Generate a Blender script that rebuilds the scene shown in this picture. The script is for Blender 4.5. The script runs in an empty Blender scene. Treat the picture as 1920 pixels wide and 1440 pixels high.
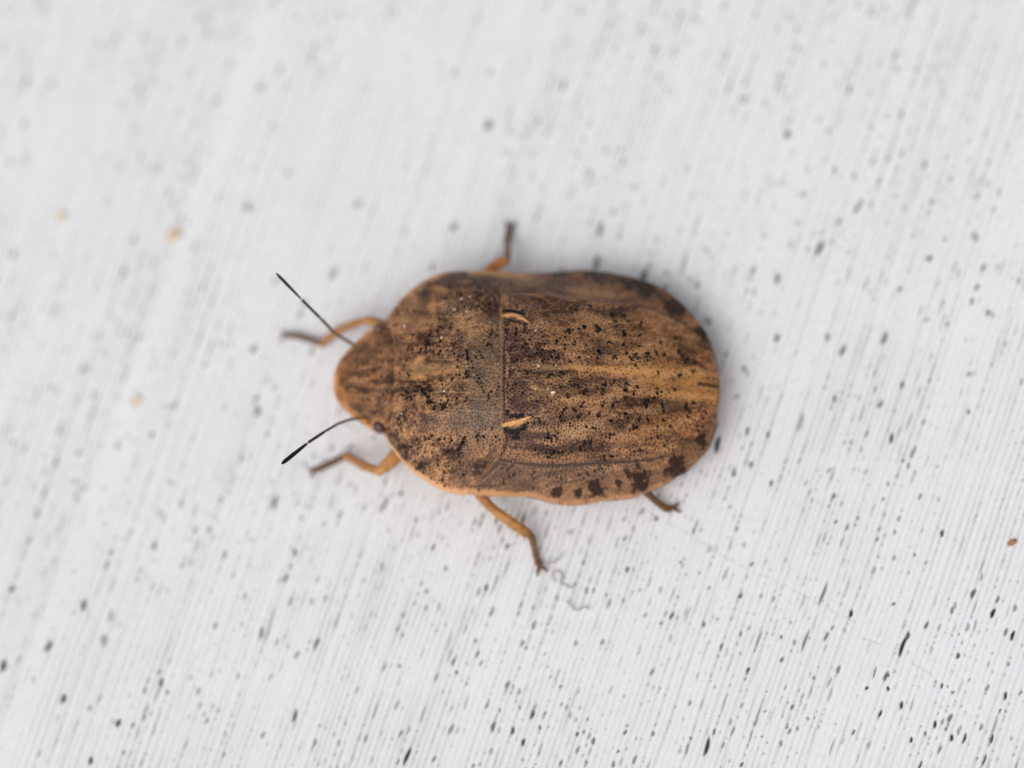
import bpy, math, random
import numpy as np
from mathutils import Vector, Matrix

random.seed(11)
RNG = np.random.default_rng(11)
SC = bpy.context.scene
COL = SC.collection
SC.unit_settings.system = 'METRIC'
SC.unit_settings.scale_length = 0.01          # one unit is one centimetre: the bug is 1 cm long

# ------------------------------------------------------------------ camera
PPC = 725.0                                   # photograph pixels per centimetre on the board
DIST = 25.0
TILT = np.array([0.115, -0.275, 1.0])
CN = TILT / np.linalg.norm(TILT)              # from the board towards the camera
CX = np.cross([0, 1, 0], CN); CX /= np.linalg.norm(CX)
CY = np.cross(CN, CX)
CP = CN * DIST
FPX = PPC * DIST
cam_data = bpy.data.cameras.new("camera")
cam = bpy.data.objects.new("camera", cam_data)
COL.objects.link(cam)
cam.matrix_world = Matrix(((CX[0], CY[0], CN[0], CP[0]), (CX[1], CY[1], CN[1], CP[1]),
                           (CX[2], CY[2], CN[2], CP[2]), (0, 0, 0, 1)))
cam_data.sensor_width = 36.0
cam_data.lens = 36.0 * FPX / 1920.0
cam_data.clip_start = 0.5
cam_data.clip_end = 500.0
SC.camera = cam

def proj(P):
    d = np.asarray(P, float) - CP
    zc = -(d @ CN)
    return 960 + FPX * (d @ CX) / zc, 720 - FPX * (d @ CY) / zc

def unproj(px, py, z):
    """the point of height z that the photograph shows at a pixel (arrays allowed)"""
    px, py, z = np.broadcast_arrays(np.asarray(px, float), np.asarray(py, float), np.asarray(z, float))
    d = ((px - 960) / FPX)[..., None] * CX + ((720 - py) / FPX)[..., None] * CY - CN
    s = (z - CP[2]) / d[..., 2]
    return CP + d * s[..., None]

FOC = unproj(960, 765, 0.305)
cam_data.dof.use_dof = True
cam_data.dof.focus_distance = float((CP - FOC) @ CN)
cam_data.dof.aperture_fstop = 1e-3 * cam_data.lens / (2 * 0.69)
cam_data.dof.aperture_blades = 0

# ------------------------------------------------------------------ light: a soft overcast sky
SUN_EL, SUN_AZ = math.radians(58), math.radians(212)     # azimuth clockwise from +Y (image up)
world = bpy.data.worlds.new("World"); SC.world = world
world.use_nodes = True
wn = world.node_tree.nodes; wl = world.node_tree.links
wn.clear()
sky = wn.new('ShaderNodeTexSky'); sky.sky_type = 'NISHITA'
sky.sun_disc = False
sky.sun_elevation = SUN_EL; sky.sun_rotation = SUN_AZ
sky.air_density = 1.0; sky.dust_density = 4.0; sky.ozone_density = 1.0
hsv = wn.new('ShaderNodeHueSaturation'); hsv.inputs['Saturation'].default_value = 0.16
bg = wn.new('ShaderNodeBackground'); bg.inputs['Strength'].default_value = 0.115
wo = wn.new('ShaderNodeOutputWorld')
wl.new(sky.outputs[0], hsv.inputs['Color']); wl.new(hsv.outputs[0], bg.inputs[0]); wl.new(bg.outputs[0], wo.inputs[0])
sun_data = bpy.data.lights.new("sun", 'SUN')
sun_data.energy = 1.0; sun_data.angle = math.radians(45); sun_data.color = (1.0, 0.955, 0.89)
sun = bpy.data.objects.new("sun", sun_data); COL.objects.link(sun)
sd = Vector((math.sin(SUN_AZ) * math.cos(SUN_EL), math.cos(SUN_AZ) * math.cos(SUN_EL), math.sin(SUN_EL)))
sun.rotation_euler = sd.to_track_quat('Z', 'Y').to_euler()
sun.location = sd * 30
SC.view_settings.view_transform = 'Standard'
SC.view_settings.look = 'None'
SC.view_settings.exposure = 0.0
SC.view_settings.gamma = 1.0
SC.cycles.max_bounces = 8

# ------------------------------------------------------------------ helpers
def srgb(r, g, b):
    def f(c):
        c /= 255.0
        return c / 12.92 if c <= 0.04045 else ((c + 0.055) / 1.055) ** 2.4
    return np.array([f(r), f(g), f(b)])

def vnoise(x, y, scale, seed):
    """smooth value noise in 0..1"""
    r = np.random.default_rng(seed)
    g = r.random((257, 257))
    x = np.asarray(x, float) / scale + 71.3; y = np.asarray(y, float) / scale + 33.7
    xi = np.floor(x).astype(int); yi = np.floor(y).astype(int)
    fx = x - xi; fy = y - yi
    fx = fx * fx * (3 - 2 * fx); fy = fy * fy * (3 - 2 * fy)
    a = g[yi % 256, xi % 256]; b = g[yi % 256, (xi + 1) % 256]
    c = g[(yi + 1) % 256, xi % 256]; d = g[(yi + 1) % 256, (xi + 1) % 256]
    return (a * (1 - fx) + b * fx) * (1 - fy) + (c * (1 - fx) + d * fx) * fy

def fbm(x, y, scale, seed, n=3):
    t = 0; w = 0
    for i in range(n):
        t = t + vnoise(x, y, scale / 2 ** i, seed + 17 * i) * 0.55 ** i; w += 0.55 ** i
    return t / w

def sstep(a, b, x):
    t = np.clip((np.asarray(x, float) - a) / (b - a), 0, 1)
    return t * t * (3 - 2 * t)

def mesh_from(name, verts, faces, material, parent=None, colors=None, smooth=True):
    """one mesh object; faces is an (n,4) or (n,3) int array or a list of such arrays"""
    if not isinstance(faces, list):
        faces = [faces]
    faces = [np.asarray(f, np.int32) for f in faces if len(f)]
    verts = np.asarray(verts, np.float32)
    me = bpy.data.meshes.new(name)
    me.vertices.add(len(verts)); me.vertices.foreach_set('co', verts.ravel())
    nl = sum(f.size for f in faces); npoly = sum(len(f) for f in faces)
    me.loops.add(nl); me.loops.foreach_set('vertex_index', np.concatenate([f.ravel() for f in faces]))
    me.polygons.add(npoly)
    tot = np.concatenate([np.full(len(f), f.shape[1], np.int32) for f in faces])
    me.polygons.foreach_set('loop_start', np.concatenate([[0], np.cumsum(tot)[:-1]]).astype(np.int32))
    me.polygons.foreach_set('loop_total', tot)
    me.polygons.foreach_set('use_smooth', np.full(npoly, smooth))
    me.update(calc_edges=True)
    if colors is not None:
        a = me.attributes.new('tint', 'FLOAT_COLOR', 'POINT')
        c = np.ones((len(verts), 4), np.float32); c[:, :3] = colors
        a.data.foreach_set('color', c.ravel())
    me.materials.append(material)
    ob = bpy.data.objects.new(name, me); COL.objects.link(ob)
    if parent is not None:
        ob.parent = parent
        ob.matrix_parent_inverse = Matrix.Identity(4)
    return ob

def grid_faces(nu, nv, base=0, flip=False):
    i = np.arange(nu - 1)[:, None] * nv + np.arange(nv - 1)[None, :] + base
    q = np.stack([i, i + nv, i + nv + 1, i + 1], -1).reshape(-1, 4)
    return q[:, ::-1] if flip else q

def tag(o, label=None, cat=None, group=None, kind=None):
    if label: o['label'] = label
    if cat: o['category'] = cat
    if group: o['group'] = group
    if kind: o['kind'] = kind
    return o

# ------------------------------------------------------------------ materials
def principled(name):
    m = bpy.data.materials.new(name); m.use_nodes = True
    nt = m.node_tree
    return m, nt, nt.nodes['Principled BSDF']

def tinted(name, rough=(0.35, 0.6), spec=0.4, grain=900.0, grain_amt=0.22, bump=0.15, bump_dist=0.002, bump_scale=None):
    """takes its colour from the mesh's own markings, broken up by a fine procedural grain"""
    m, nt, p = principled(name)
    N, L = nt.nodes, nt.links
    at = N.new('ShaderNodeAttribute'); at.attribute_name = 'tint'
    tc = N.new('ShaderNodeTexCoord')
    nz = N.new('ShaderNodeTexNoise'); nz.inputs['Scale'].default_value = grain
    nz.inputs['Detail'].default_value = 3.0; nz.inputs['Roughness'].default_value = 0.65
    L.new(tc.outputs['Object'], nz.inputs['Vector'])
    mr = N.new('ShaderNodeMapRange'); mr.inputs['From Min'].default_value = 0.3; mr.inputs['From Max'].default_value = 0.7
    mr.inputs['To Min'].default_value = 1 - grain_amt; mr.inputs['To Max'].default_value = 1 + grain_amt
    L.new(nz.outputs['Fac'], mr.inputs['Value'])
    mx = N.new('ShaderNodeVectorMath'); mx.operation = 'SCALE'
    L.new(at.outputs['Color'], mx.inputs[0]); L.new(mr.outputs[0], mx.inputs['Scale'])
    L.new(mx.outputs[0], p.inputs['Base Color'])
    rr = N.new('ShaderNodeMapRange'); rr.inputs['To Min'].default_value = rough[0]; rr.inputs['To Max'].default_value = rough[1]
    L.new(nz.outputs['Fac'], rr.inputs['Value']); L.new(rr.outputs[0], p.inputs['Roughness'])
    p.inputs['Specular IOR Level'].default_value = spec
    b = N.new('ShaderNodeBump'); b.inputs['Strength'].default_value = bump; b.inputs['Distance'].default_value = bump_dist
    if bump_scale:
        n2 = N.new('ShaderNodeTexNoise'); n2.inputs['Scale'].default_value = bump_scale; n2.inputs['Detail'].default_value = 4
        L.new(tc.outputs['Object'], n2.inputs['Vector']); L.new(n2.outputs['Fac'], b.inputs['Height'])
    else:
        L.new(nz.outputs['Fac'], b.inputs['Height'])
    L.new(b.outputs[0], p.inputs['Normal'])
    return m

M_board = tinted('white_paint', rough=(0.5, 0.75), spec=0.3, grain=60.0, grain_amt=0.03, bump=0.35, bump_dist=0.006, bump_scale=170.0)
M_shell = tinted('mottled_cuticle', rough=(0.34, 0.6), spec=0.22, grain=230.0, grain_amt=0.26, bump=0.5, bump_dist=0.002, bump_scale=330.0)
M_leg = tinted('leg_cuticle', rough=(0.4, 0.6), spec=0.35, grain=120.0, grain_amt=0.2, bump=0.3, bump_dist=0.002)
M_antenna = tinted('antenna_cuticle', rough=(0.4, 0.6), spec=0.3, grain=200.0, grain_amt=0.15, bump=0.2, bump_dist=0.001)
M_eye = tinted('compound_eye', rough=(0.22, 0.36), spec=0.5, grain=260.0, grain_amt=0.3, bump=0.35, bump_dist=0.001)
M_speck = tinted('dry_speck', rough=(0.7, 0.95), spec=0.2, grain=150.0, grain_amt=0.3, bump=0.6, bump_dist=0.004)

# ------------------------------------------------------------------ the white painted board with its open grain
def axis(lo, hi, n, far, k):
    core = np.linspace(lo, hi, n)
    st = (hi - lo) / (n - 1)
    g = st * np.cumsum(1.0 * np.geomspace(1.6, (far) / st * 0.35, k))
    g = g / g[-1] * far
    return np.concatenate([lo - g[::-1], core, hi + g])

bx = axis(-1.42, 1.42, 1060, 11.0, 16)
by = axis(-1.12, 1.14, 850, 11.0, 16)
BX, BY = np.meshgrid(bx, by, indexing='ij')
bpx, bpy_ = proj(np.stack([BX, BY, np.zeros_like(BX)], -1))
GA, GB = 0.352, -1.2e-5
def grain_coord(px, py):
    h = 1440 - py
    return (px - GA * h) / (1 + GB * h)
def grain_pos(x0, py):
    h = 1440 - py
    return x0 + (GA + GB * x0) * h
core = ((np.abs(BX) < 1.7) & (np.abs(BY) < 1.35)).astype(float)
gx = grain_coord(bpx, bpy_)
def wobble(px, py):
    return (vnoise(px, py, 700, 3) - 0.5) * 9 + (vnoise(px, py, 150, 4) - 0.5) * 3
gw = gx + wobble(bpx, bpy_)
# the grain: narrow straight grooves lying 9 to 19 px apart, each with its own depth
GROOVES = []
x0 = -950.0
while x0 < 2300:
    GROOVES.append((x0, random.uniform(1.7, 2.8), 0.30 + 0.70 * random.random() ** 1.3))
    x0 += random.choice((11, 12, 12, 13, 13, 14, 16)) + random.uniform(-1.0, 1.0)
tab = np.zeros(14000); taid = np.zeros(14000)           # groove profile against the across-grain coordinate, 4 cells a pixel
tx = (np.arange(14000) / 4.0) - 1050
for n_, (x0, hw_, st_) in enumerate(GROOVES):
    p_ = np.exp(-((tx - x0) / (hw_ * 1.25)) ** 2) * st_
    taid = np.where(p_ > tab, n_, taid); tab = np.maximum(tab, p_)
tk = np.clip((gw + 1050) * 4, 0, 13998).astype(int)
prof = tab[tk]; gid = taid[tk]
run = vnoise(gid * 7.13, bpy_, 95.0, 5) * 0.7 + vnoise(gid * 3.7, bpy_, 26.0, 6) * 0.3     # comes and goes along its length
groove = prof * sstep(0.25, 0.65, run)
swell = vnoise(gw, bpy_ * 0.012, 9.0, 31)             # broader ribs between the grooves
soil = sstep(0.35, 0.7, fbm(bpx, bpy_, 240, 21)) * 0.55 + 0.45
height = (0.0025 * (swell - 0.5) - 0.0045 * prof + 0.008 * (fbm(bpx, bpy_, 420, 9) - 0.5)) * core
dirt = np.zeros_like(BX)                              # grime lying in the pores
warm = np.zeros_like(BX)
film = 0.30 * groove * soil + 0.035 * sstep(0.6, 0.25, swell) * soil + 0.16 * prof + 0.04 * sstep(0.4, 0.8, fbm(bpx, bpy_, 330, 15))

ipx = lambda x: np.interp(x, bx, np.arange(len(bx)))
ipy = lambda y: np.interp(y, by, np.arange(len(by)))
def pore(px, py, ln, wd, dark, tilt=None, wm=0.0):
    """one open pore of the grain: a short slot along the grain with grime in it"""
    P = unproj(px, py, 0.0)
    x0 = grain_coord(px, py)
    k = GA + GB * x0
    dx, dy = k, 1.0
    if tilt is not None:
        dx, dy = math.cos(tilt), math.sin(tilt)
    n = math.hypot(dx, dy); dx /= n; dy /= n
    L = ln / PPC / 2; W = wd / PPC / 2
    r = max(L, W) * 1.5 + 0.006
    i0, i1 = int(ipx(P[0] - r)), int(ipx(P[0] + r)) + 2
    j0, j1 = int(ipy(P[1] - r)), int(ipy(P[1] + r)) + 2
    if i1 - i0 < 2 or j1 - j0 < 2:
        return
    X = BX[i0:i1, j0:j1] - P[0]; Y = BY[i0:i1, j0:j1] - P[1]
    a = X * dx + Y * dy; c = X * dy - Y * dx
    c = c + 0.25 * W * np.sin(a / (L + 1e-6) * 2.3 + px)
    q = np.sqrt((a / L) ** 2 + (c / W) ** 2)
    s = sstep(1.25, 0.55, q)
    dirt[i0:i1, j0:j1] = np.maximum(dirt[i0:i1, j0:j1], s * dark)
    warm[i0:i1, j0:j1] = np.maximum(warm[i0:i1, j0:j1], s * wm)
    height[i0:i1, j0:j1] -= s * dark * min(W * 0.9, 0.006)

PORES = [  # x, y, length, width, darkness: the slots that stand out
 (1692,1211,48,9,1),(1862,1148,24,10,1),(1899,1190,24,9,1),(1885,1303,19,8,1),(1325,1398,44,10,1),(763,1416,44,9,1),
 (552,1340,32,10,.9),(981,1390,18,9,.95),(1690,1321,19,9,1),(1753,1357,18,8,1),(1784,1382,17,9,1),(1808,1383,26,7,1),
 (1859,1384,25,7,1),(1708,1386,14,8,1),(1650,1337,18,7,1),(1665,1290,10,8,1),(1625,1289,9,8,1),(1595,1149,18,9,1),
 (1543,1112,56,8,.75),(1510,1200,52,8,.75),(1549,1192,24,8,.8),(1737,1171,18,8,.8),(1785,1143,18,8,.7),(1345,832,40,14,.95),
 (1537,463,38,14,.8),(1743,482,14,12,.9),(1657,632,34,12,.75),(1580,655,28,12,.75),(1456,632,22,13,.75),(1457,520,24,13,.75),
 (1844,500,20,11,.7),(1832,536,17,11,.7),(1853,584,14,12,.75),(1818,699,14,12,.6),(1687,540,16,12,.6),(1552,630,18,13,.6),
 (1738,597,13,12,.5),(1776,605,13,12,.5),(1826,438,20,11,.6),(1613,378,18,13,.5),(475,652,20,13,.8),(483,769,24,13,.8),
 (516,940,34,12,.75),(490,1185,30,10,.75),(556,1226,20,10,.6),(157,1133,26,14,.8),(91,1210,28,14,.9),(6,1246,28,13,1),
 (118,1308,22,12,1),(222,1354,19,12,1),(302,1278,22,11,.85),(170,1425,18,11,1),(22,1102,16,14,.8),(195,1198,26,14,.6),
 (720,944,40,14,.6),(915,232,26,17,.8),(490,160,18,16,.6),(851,423,18,16,.75),(466,386,22,15,.75),(670,381,20,17,.5),
 (1125,428,38,15,.65),(749,1247,9,7,.95),(585,1126,16,10,.5),(800,1107,12,9,.7),(952,1021,10,10,.95),(891,975,16,10,.5),
 (1003,955,26,11,.4),(1070,995,14,10,.5),(1105,1012,18,9,.4),(1230,970,14,10,.7),(1204,957,18,10,.65),(1501,790,44,12,.5),
 (1712,846,30,10,.6),(1555,880,16,11,.5),(1650,756,20,12,.7),(1395,690,14,14,.6),(1380,742,14,13,.5),(1409,869,14,12,.75),
 (1376,886,14,12,.7),(1368,948,10,11,.4),(1277,1053,9,8,.7),(1410,1056,12,10,.7),(1396,1020,14,10,.4),(1330,1028,22,10,.4),
 (1505,362,14,14,.5),(1478,250,22,17,.7),(1308,534,14,17,.55),(1118,491,40,17,.7),(1205,516,36,17,.8),(1247,538,16,17,.5),
 (1325,600,18,17,.55),(1052,508,14,16,.6),(1891,1019,8,8,.6),(1840,1080,20,8,.5),(1935,1130,22,8,.8),(625,510,34,17,.5),
 (155,690,26,14,.5),(70,960,22,15,.4),(55,1010,20,13,.4),(300,960,20,15,.35),(1480,1370,16,8,.6),(1600,1372,14,7,.8),
 (1475,1362,10,6,.8),(1640,1260,30,5,.8),(1845,1424,30,6,.95),(1780,1350,30,4,.7),(1710,1320,34,4,.5),(1725,1434,24,6,.9),
 (1665,1265,10,8,.8),(1555,1278,26,8,.5),(1526,1270,9,8,.7),(1465,1193,10,8,.8),(1466,1236,14,8,.75),(1495,1365,12,7,.6),
 (1675,1131,10,9,.8),(1240,1167,10,8,.7),(1390,1115,14,9,.8),(1360,1075,34,8,.5),(1290,1150,40,8,.35),(1560,1400,40,6,.5),
]
for p in PORES:
    pore(p[0], p[1], p[2] * 0.92, p[3] * 0.8, p[4])
for (x0, hw_, st_) in GROOVES:                        # the many small pores, strung along the grooves
    ys = []; py = -220 - random.uniform(0, 60)
    dens = random.uniform(9, 20) if st_ > 0.55 else random.uniform(18, 48)
    clear = 0
    while py < 1660:
        py += 5 + random.expovariate(1 / dens)
        if random.random() < 0.05: py += random.uniform(30, 160)
        ys.append(py)
    ys = np.array(ys)
    gxs = grain_pos(x0, ys)
    xs_ = grain_pos(x0 - wobble(gxs, ys), ys)
    for px, py in zip(xs_, ys):
        if not (-120 < px < 2040): continue
        q = random.random()
        if q < 0.07:
            ln = random.uniform(16, 44); wd = random.uniform(3.6, 5.6); dk = random.uniform(0.2, 0.7)
        elif q < 0.20:
            ln = random.uniform(7, 17); wd = random.uniform(4.6, 7); dk = random.uniform(0.45, 1.0)
        else:
            ln = random.uniform(4, 9); wd = random.uniform(3.2, 5); dk = random.random() ** 1.3 * 0.7 + 0.06
        pore(px + random.gauss(0, .6), py, ln, wd, dk * (0.5 + 0.5 * st_) * (0.4 + 0.6 * float(sstep(0.1, 0.5, vnoise(px, py, 190, 77)))))
for i in range(240):                                  # larger open pores, anywhere
    x0, hw_, st_ = random.choice(GROOVES); py = random.uniform(-40, 1480)
    px = grain_pos(x0, py); px = grain_pos(x0 - float(wobble(px, py)), py)
    pore(px, py, random.uniform(11, 24), random.uniform(6, 8.5), random.uniform(0.35, 0.95))
for i in range(70):                                   # hairline strings of grime
    px = random.uniform(-50, 1970); py = random.uniform(-50, 1500)
    pore(px, py, random.uniform(40, 120), random.uniform(2.6, 3.6), random.uniform(0.12, 0.35))
# a hairline scratch running across the grain under the hind leg
sx = np.array([1195, 1262, 1300, 1345, 1400, 1440, 1500, 1560, 1600]); sy = np.array([945, 985, 1005, 1035, 1068, 1082, 1112, 1146, 1164])
for i in range(60):
    f = i / 59 * (len(sx) - 1)
    px = np.interp(f, np.arange(len(sx)), sx) + random.gauss(0, .8); py = np.interp(f, np.arange(len(sx)), sy) + random.gauss(0, .8)
    pore(px, py, 10, 3.2, random.uniform(0.02, 0.26), tilt=-0.5)
for (a, b) in [((1620, 1196), (1648, 1206)), ((1712, 1244), (1745, 1262))]:
    for i in range(9):
        f = i / 8
        pore(a[0] + (b[0] - a[0]) * f, a[1] + (b[1] - a[1]) * f, 9, 4, 0.18, tilt=-0.45)

white = np.array([0.845, 0.848, 0.878]); grime = np.array([0.035, 0.042, 0.036]); filmc = np.array([0.40, 0.40, 0.375])
bc = white[None, None] * (1 - film[..., None]) + filmc * film[..., None]
bc = bc * (1 - dirt[..., None]) + grime * dirt[..., None]
verts = np.stack([BX, BY, height - 0.004], -1).reshape(-1, 3)
nu, nv = BX.shape
faces = [grid_faces(nu, nv)]
idx = np.arange(nu * nv).reshape(nu, nv)
loop = np.concatenate([idx[:-1, 0], idx[-1, :-1], idx[:0:-1, -1], idx[0, :0:-1]])
low = verts[loop].copy(); low[:, 2] = -0.8
nb = len(verts)
verts = np.vstack([verts, low]); k = np.arange(len(loop)); k2 = (k + 1) % len(loop)
faces.append(np.stack([loop[k2], loop[k], nb + k, nb + k2], -1))
bcols = np.vstack([bc.reshape(-1, 3), np.tile(white, (len(loop), 1))])
board = mesh_from('painted_board', verts, faces, M_board, colors=bcols)
tag(board, 'white painted wooden board with dark open pores along its slanting grain', kind='structure')

# ------------------------------------------------------------------ the bug: plan outline and height of its back
UP = np.array([(724,600),(735,583),(752,561),(770,543),(794,526),(820,513),(846,508.5),(876,508),(905,505),(944,507),(985,512),(1015,513),(1060,508.5),
               (1105,507),(1141,511),(1191,521),(1221,532),(1247,544),(1264,557),(1283,574),(1304,597),(1321,619),(1333,643),(1343,676)], float)
LO = np.array([(724,821),(735,842),(756,869),(775,886),(794,899),(820,916),(846,926),(876,927.5),(905,928),(944,929),(1000,929),(1028,938),
               (1060,945),(1100,940),(1142,934.5),(1191,929),(1217,917),(1247,904),(1285,881),(1304,862),(1326,836),(1336,806),(1345,772)], float)
ZM0 = 0.135
A0 = unproj(628, 716, ZM0)[:2]; A1 = unproj(1350, 727, ZM0)[:2]
AX = (A1 - A0); BL = float(np.linalg.norm(AX)); AX /= BL
AN = np.array([-AX[1], AX[0]])
def to_uv(P):
    d = P[..., :2] - A0
    return d @ AX, d @ AN
uU, vU = to_uv(unproj(UP[:, 0], UP[:, 1], ZM0)); uL, vL = to_uv(unproj(LO[:, 0], LO[:, 1], ZM0))
uU = np.append(uU, BL + 0.004); vU = np.append(vU, 0.012); uL = np.append(uL, BL + 0.004); vL = np.append(vL, -0.012)
UC = np.array([0.10, 0.155, 0.22, 0.30, 0.37, 0.43, 0.55, 0.68, 0.78, 0.87, 0.93, 0.97, 1.0, 1.05])
ZC = np.array([0.196, 0.223, 0.250, 0.278, 0.297, 0.304, 0.303, 0.279, 0.236, 0.182, 0.150, 0.128, 0.108, 0.09])
def smooth_interp(x, xs, ys):
    # Catmull-Rom style cubic on sorted samples
    xs = np.asarray(xs); ys = np.asarray(ys)
    m = np.gradient(ys, xs)
    x = np.clip(x, xs[0], xs[-1])
    i = np.clip(np.searchsorted(xs, x) - 1, 0, len(xs) - 2)
    h = xs[i + 1] - xs[i]; t = (x - xs[i]) / h
    return ((2*t**3 - 3*t**2 + 1) * ys[i] + (t**3 - 2*t**2 + t) * h * m[i] + (-2*t**3 + 3*t**2) * ys[i+1] + (t**3 - t**2) * h * m[i+1])
vU = vU + 0.003; vL = vL - 0.003
def half_width(u, v):
    return np.where(v >= 0, np.interp(u, uU, vU), -np.interp(u, uL, vL))
def z_margin(u):
    return np.interp(u, [0.1, 0.3, 0.45, 1.0], [0.168, 0.152, 0.134, 0.095])
def H_back(P):
    u, v = to_uv(P)
    w = np.maximum(half_width(u, v), 0.01)
    t = np.clip(np.abs(v) / w, 0, 1)
    zm = z_margin(u)
    return zm + (smooth_interp(u, UC, ZC) - zm) * (1 - t ** np.interp(u, [0.3, 0.42, 0.5, 0.7], [3.0, 3.0, 2.7, 2.4]))
HU = np.array([(739,640),(736,622),(726,609),(704,609),(691,618),(671,635),(651,655),(635,674),(628,694)], float)
HL = np.array([(739,765),(736,783),(729,806),(708,811),(695,803),(672,788),(651,772),(634,756),(627,738)], float)
def H_head(P):
    u, v = to_uv(P)
    zc = np.interp(u, [-0.01, 0.0, 0.03, 0.08, 0.155, 0.2], [0.150, 0.160, 0.176, 0.196, 0.216, 0.224])
    w = np.interp(u, [0.0, 0.01, 0.035, 0.065, 0.10, 0.125, 0.2], [0.035, 0.052, 0.074, 0.098, 0.125, 0.14, 0.15])
    t = np.clip(np.abs(v) / w, 0, 1.1)
    return zc - (zc - 0.138) * np.clip(t, 0, 1.1) ** 2.3 * 0.85
def on_surface(px, py, H):
    z = np.full(np.shape(px), 0.25)
    for _ in range(9):
        P = unproj(px, py, z)
        z = 0.5 * z + 0.5 * H(P)
    return unproj(px, py, z)

# ---- markings are kept on a map of the back as seen straight from above (world x, y)
RS = 1450.0                                   # map cells per centimetre
RX0, RY0 = -0.56, -0.40
RW, RH = 1680, 1150
tex_x = RX0 + (np.arange(RW) + 0.5) / RS; tex_y = RY0 + (np.arange(RH) + 0.5) / RS
TX, TY = np.meshgrid(tex_x, tex_y, indexing='ij')
def plan(px, py, head=False):
    P = on_surface(np.asarray(px, float), np.asarray(py, float), H_head if head else H_back)
    return P[..., 0], P[..., 1]
# photograph pixel of each map cell, used to find the body regions
_zz = np.where(to_uv(np.stack([TX, TY], -1))[0] < 0.152, H_head(np.stack([TX, TY], -1)), H_back(np.stack([TX, TY], -1)))
QX, QY = proj(np.stack([TX, TY, _zz], -1))
def sample(A, x, y):
    fx = np.clip((x - RX0) * RS - 0.5, 0, RW - 1.001); fy = np.clip((y - RY0) * RS - 0.5, 0, RH - 1.001)
    i = fx.astype(int); j = fy.astype(int); a = fx - i; b = fy - j
    if A.ndim == 3:
        a = a[..., None]; b = b[..., None]
    return (A[i, j] * (1 - a) + A[i + 1, j] * a) * (1 - b) + (A[i, j + 1] * (1 - a) + A[i + 1, j + 1] * a) * b

EXPO = 0.97
def C(r, g, b):
    return srgb(r, g, b) / EXPO
color = np.empty((RW, RH, 3)); color[:] = C(126, 96, 73)
relief = np.zeros((RW, RH))
def blend(mask, col, amt=1.0):
    m = np.clip(mask * amt, 0, 1)[..., None]
    color[:] = color * (1 - m) + col * m
# broad regions
blend(sstep(760, 720, QX), C(158, 116, 78), 0.8)                                        # head and front
blend(sstep(735, 790, QX) * sstep(850, 780, QX), C(144, 110, 83), 0.8)
blend(sstep(830, 900, QX) * sstep(950, 940, QX), C(122, 103, 86), 0.85)
blend(sstep(940, 950, QX) * sstep(1060, 1000, QX), C(119, 93, 78), 0.9)
blend(sstep(1000, 1080, QX), C(140, 107, 79), 0.75)
blend(sstep(1130, 1260, QX), C(164, 117, 72), 0.85)
blend(sstep(585, 540, QY) * sstep(740, 800, QX), C(104, 72, 51), 0.85)                   # far flank, turned from the light: its shade is put into the colour
blend(sstep(835, 875, QY) * sstep(860, 920, QX), C(130, 101, 82), 0.6)
# mottling
STR = 1 - 0.68 * sstep(935, 960, QX)
mo = fbm(QX * STR, QY, 30, 41, 4)
blend(sstep(0.50, 0.68, mo), C(186, 148, 106), 0.70)
blend(sstep(0.48, 0.30, mo), C(70, 46, 37), 0.78)
mo2 = fbm(QX * STR, QY, 11, 52, 3)
blend(sstep(0.55, 0.8, mo2), C(182, 146, 106), 0.42)
blend(sstep(0.45, 0.2, mo2), C(74, 50, 40), 0.50)
mo3 = fbm(QX, QY, 5, 57, 2)
blend(sstep(0.55, 0.85, mo3), C(196, 160, 118), 0.42)
blend(sstep(0.45, 0.15, mo3), C(64, 43, 34), 0.48)

blend(sstep(825, 915, QX) * sstep(945, 941, QX) * sstep(560, 660, QY) * sstep(860, 770, QY) * (0.6 + 0.5 * fbm(QX, QY, 18, 89, 3)), C(102, 86, 71), 0.5)
lw = fbm(QX * 0.16, QY, 8.5, 83, 3)                  # lengthwise banding of head and pronotum
blend(sstep(0.52, 0.72, lw) * sstep(880, 820, QX) * sstep(610, 640, QY) * sstep(790, 770, QY), C(172, 136, 98), 0.5)
blend(sstep(0.46, 0.28, lw) * sstep(880, 820, QX) * sstep(610, 640, QY) * sstep(790, 770, QY), C(74, 52, 42), 0.55)
lw2 = fbm(QX * 0.22, QY, 10, 85, 3)                  # and of the scutellum
blend(sstep(0.53, 0.72, lw2) * sstep(950, 980, QX) * sstep(1300, 1200, QX), C(176, 140, 102), 0.42)
blend(sstep(0.45, 0.28, lw2) * sstep(950, 980, QX) * sstep(1300, 1200, QX), C(72, 49, 39), 0.42)

def blob(px, py, rx, ry, ang, col, amt, soft=0.55, head=False, rough=0.35):
    cx, cy = plan(px, py, head)
    rx /= PPC; ry /= PPC
    R = max(rx, ry) * 1.6
    i0 = max(0, int((cx - R - RX0) * RS)); i1 = min(RW, int((cx + R - RX0) * RS) + 1)
    j0 = max(0, int((cy - R - RY0) * RS)); j1 = min(RH, int((cy + R - RY0) * RS) + 1)
    if i1 <= i0 or j1 <= j0: return None
    X = TX[i0:i1, j0:j1] - cx; Y = TY[i0:i1, j0:j1] - cy
    c, s = math.cos(ang), math.sin(ang)
    q = np.hypot((X * c + Y * s) / rx, (-X * s + Y * c) / ry)
    q = q + (fbm(QX[i0:i1, j0:j1], QY[i0:i1, j0:j1], 7, int(px + py * 3) % 997, 2) - 0.5) * 2 * rough
    m = (sstep(1.0 + soft * 0.4, 1.0 - soft, q) * amt)[..., None]
    color[i0:i1, j0:j1] = color[i0:i1, j0:j1] * (1 - m) + np.asarray(col) * m
    return (slice(i0, i1), slice(j0, j1)), m[..., 0]

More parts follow.
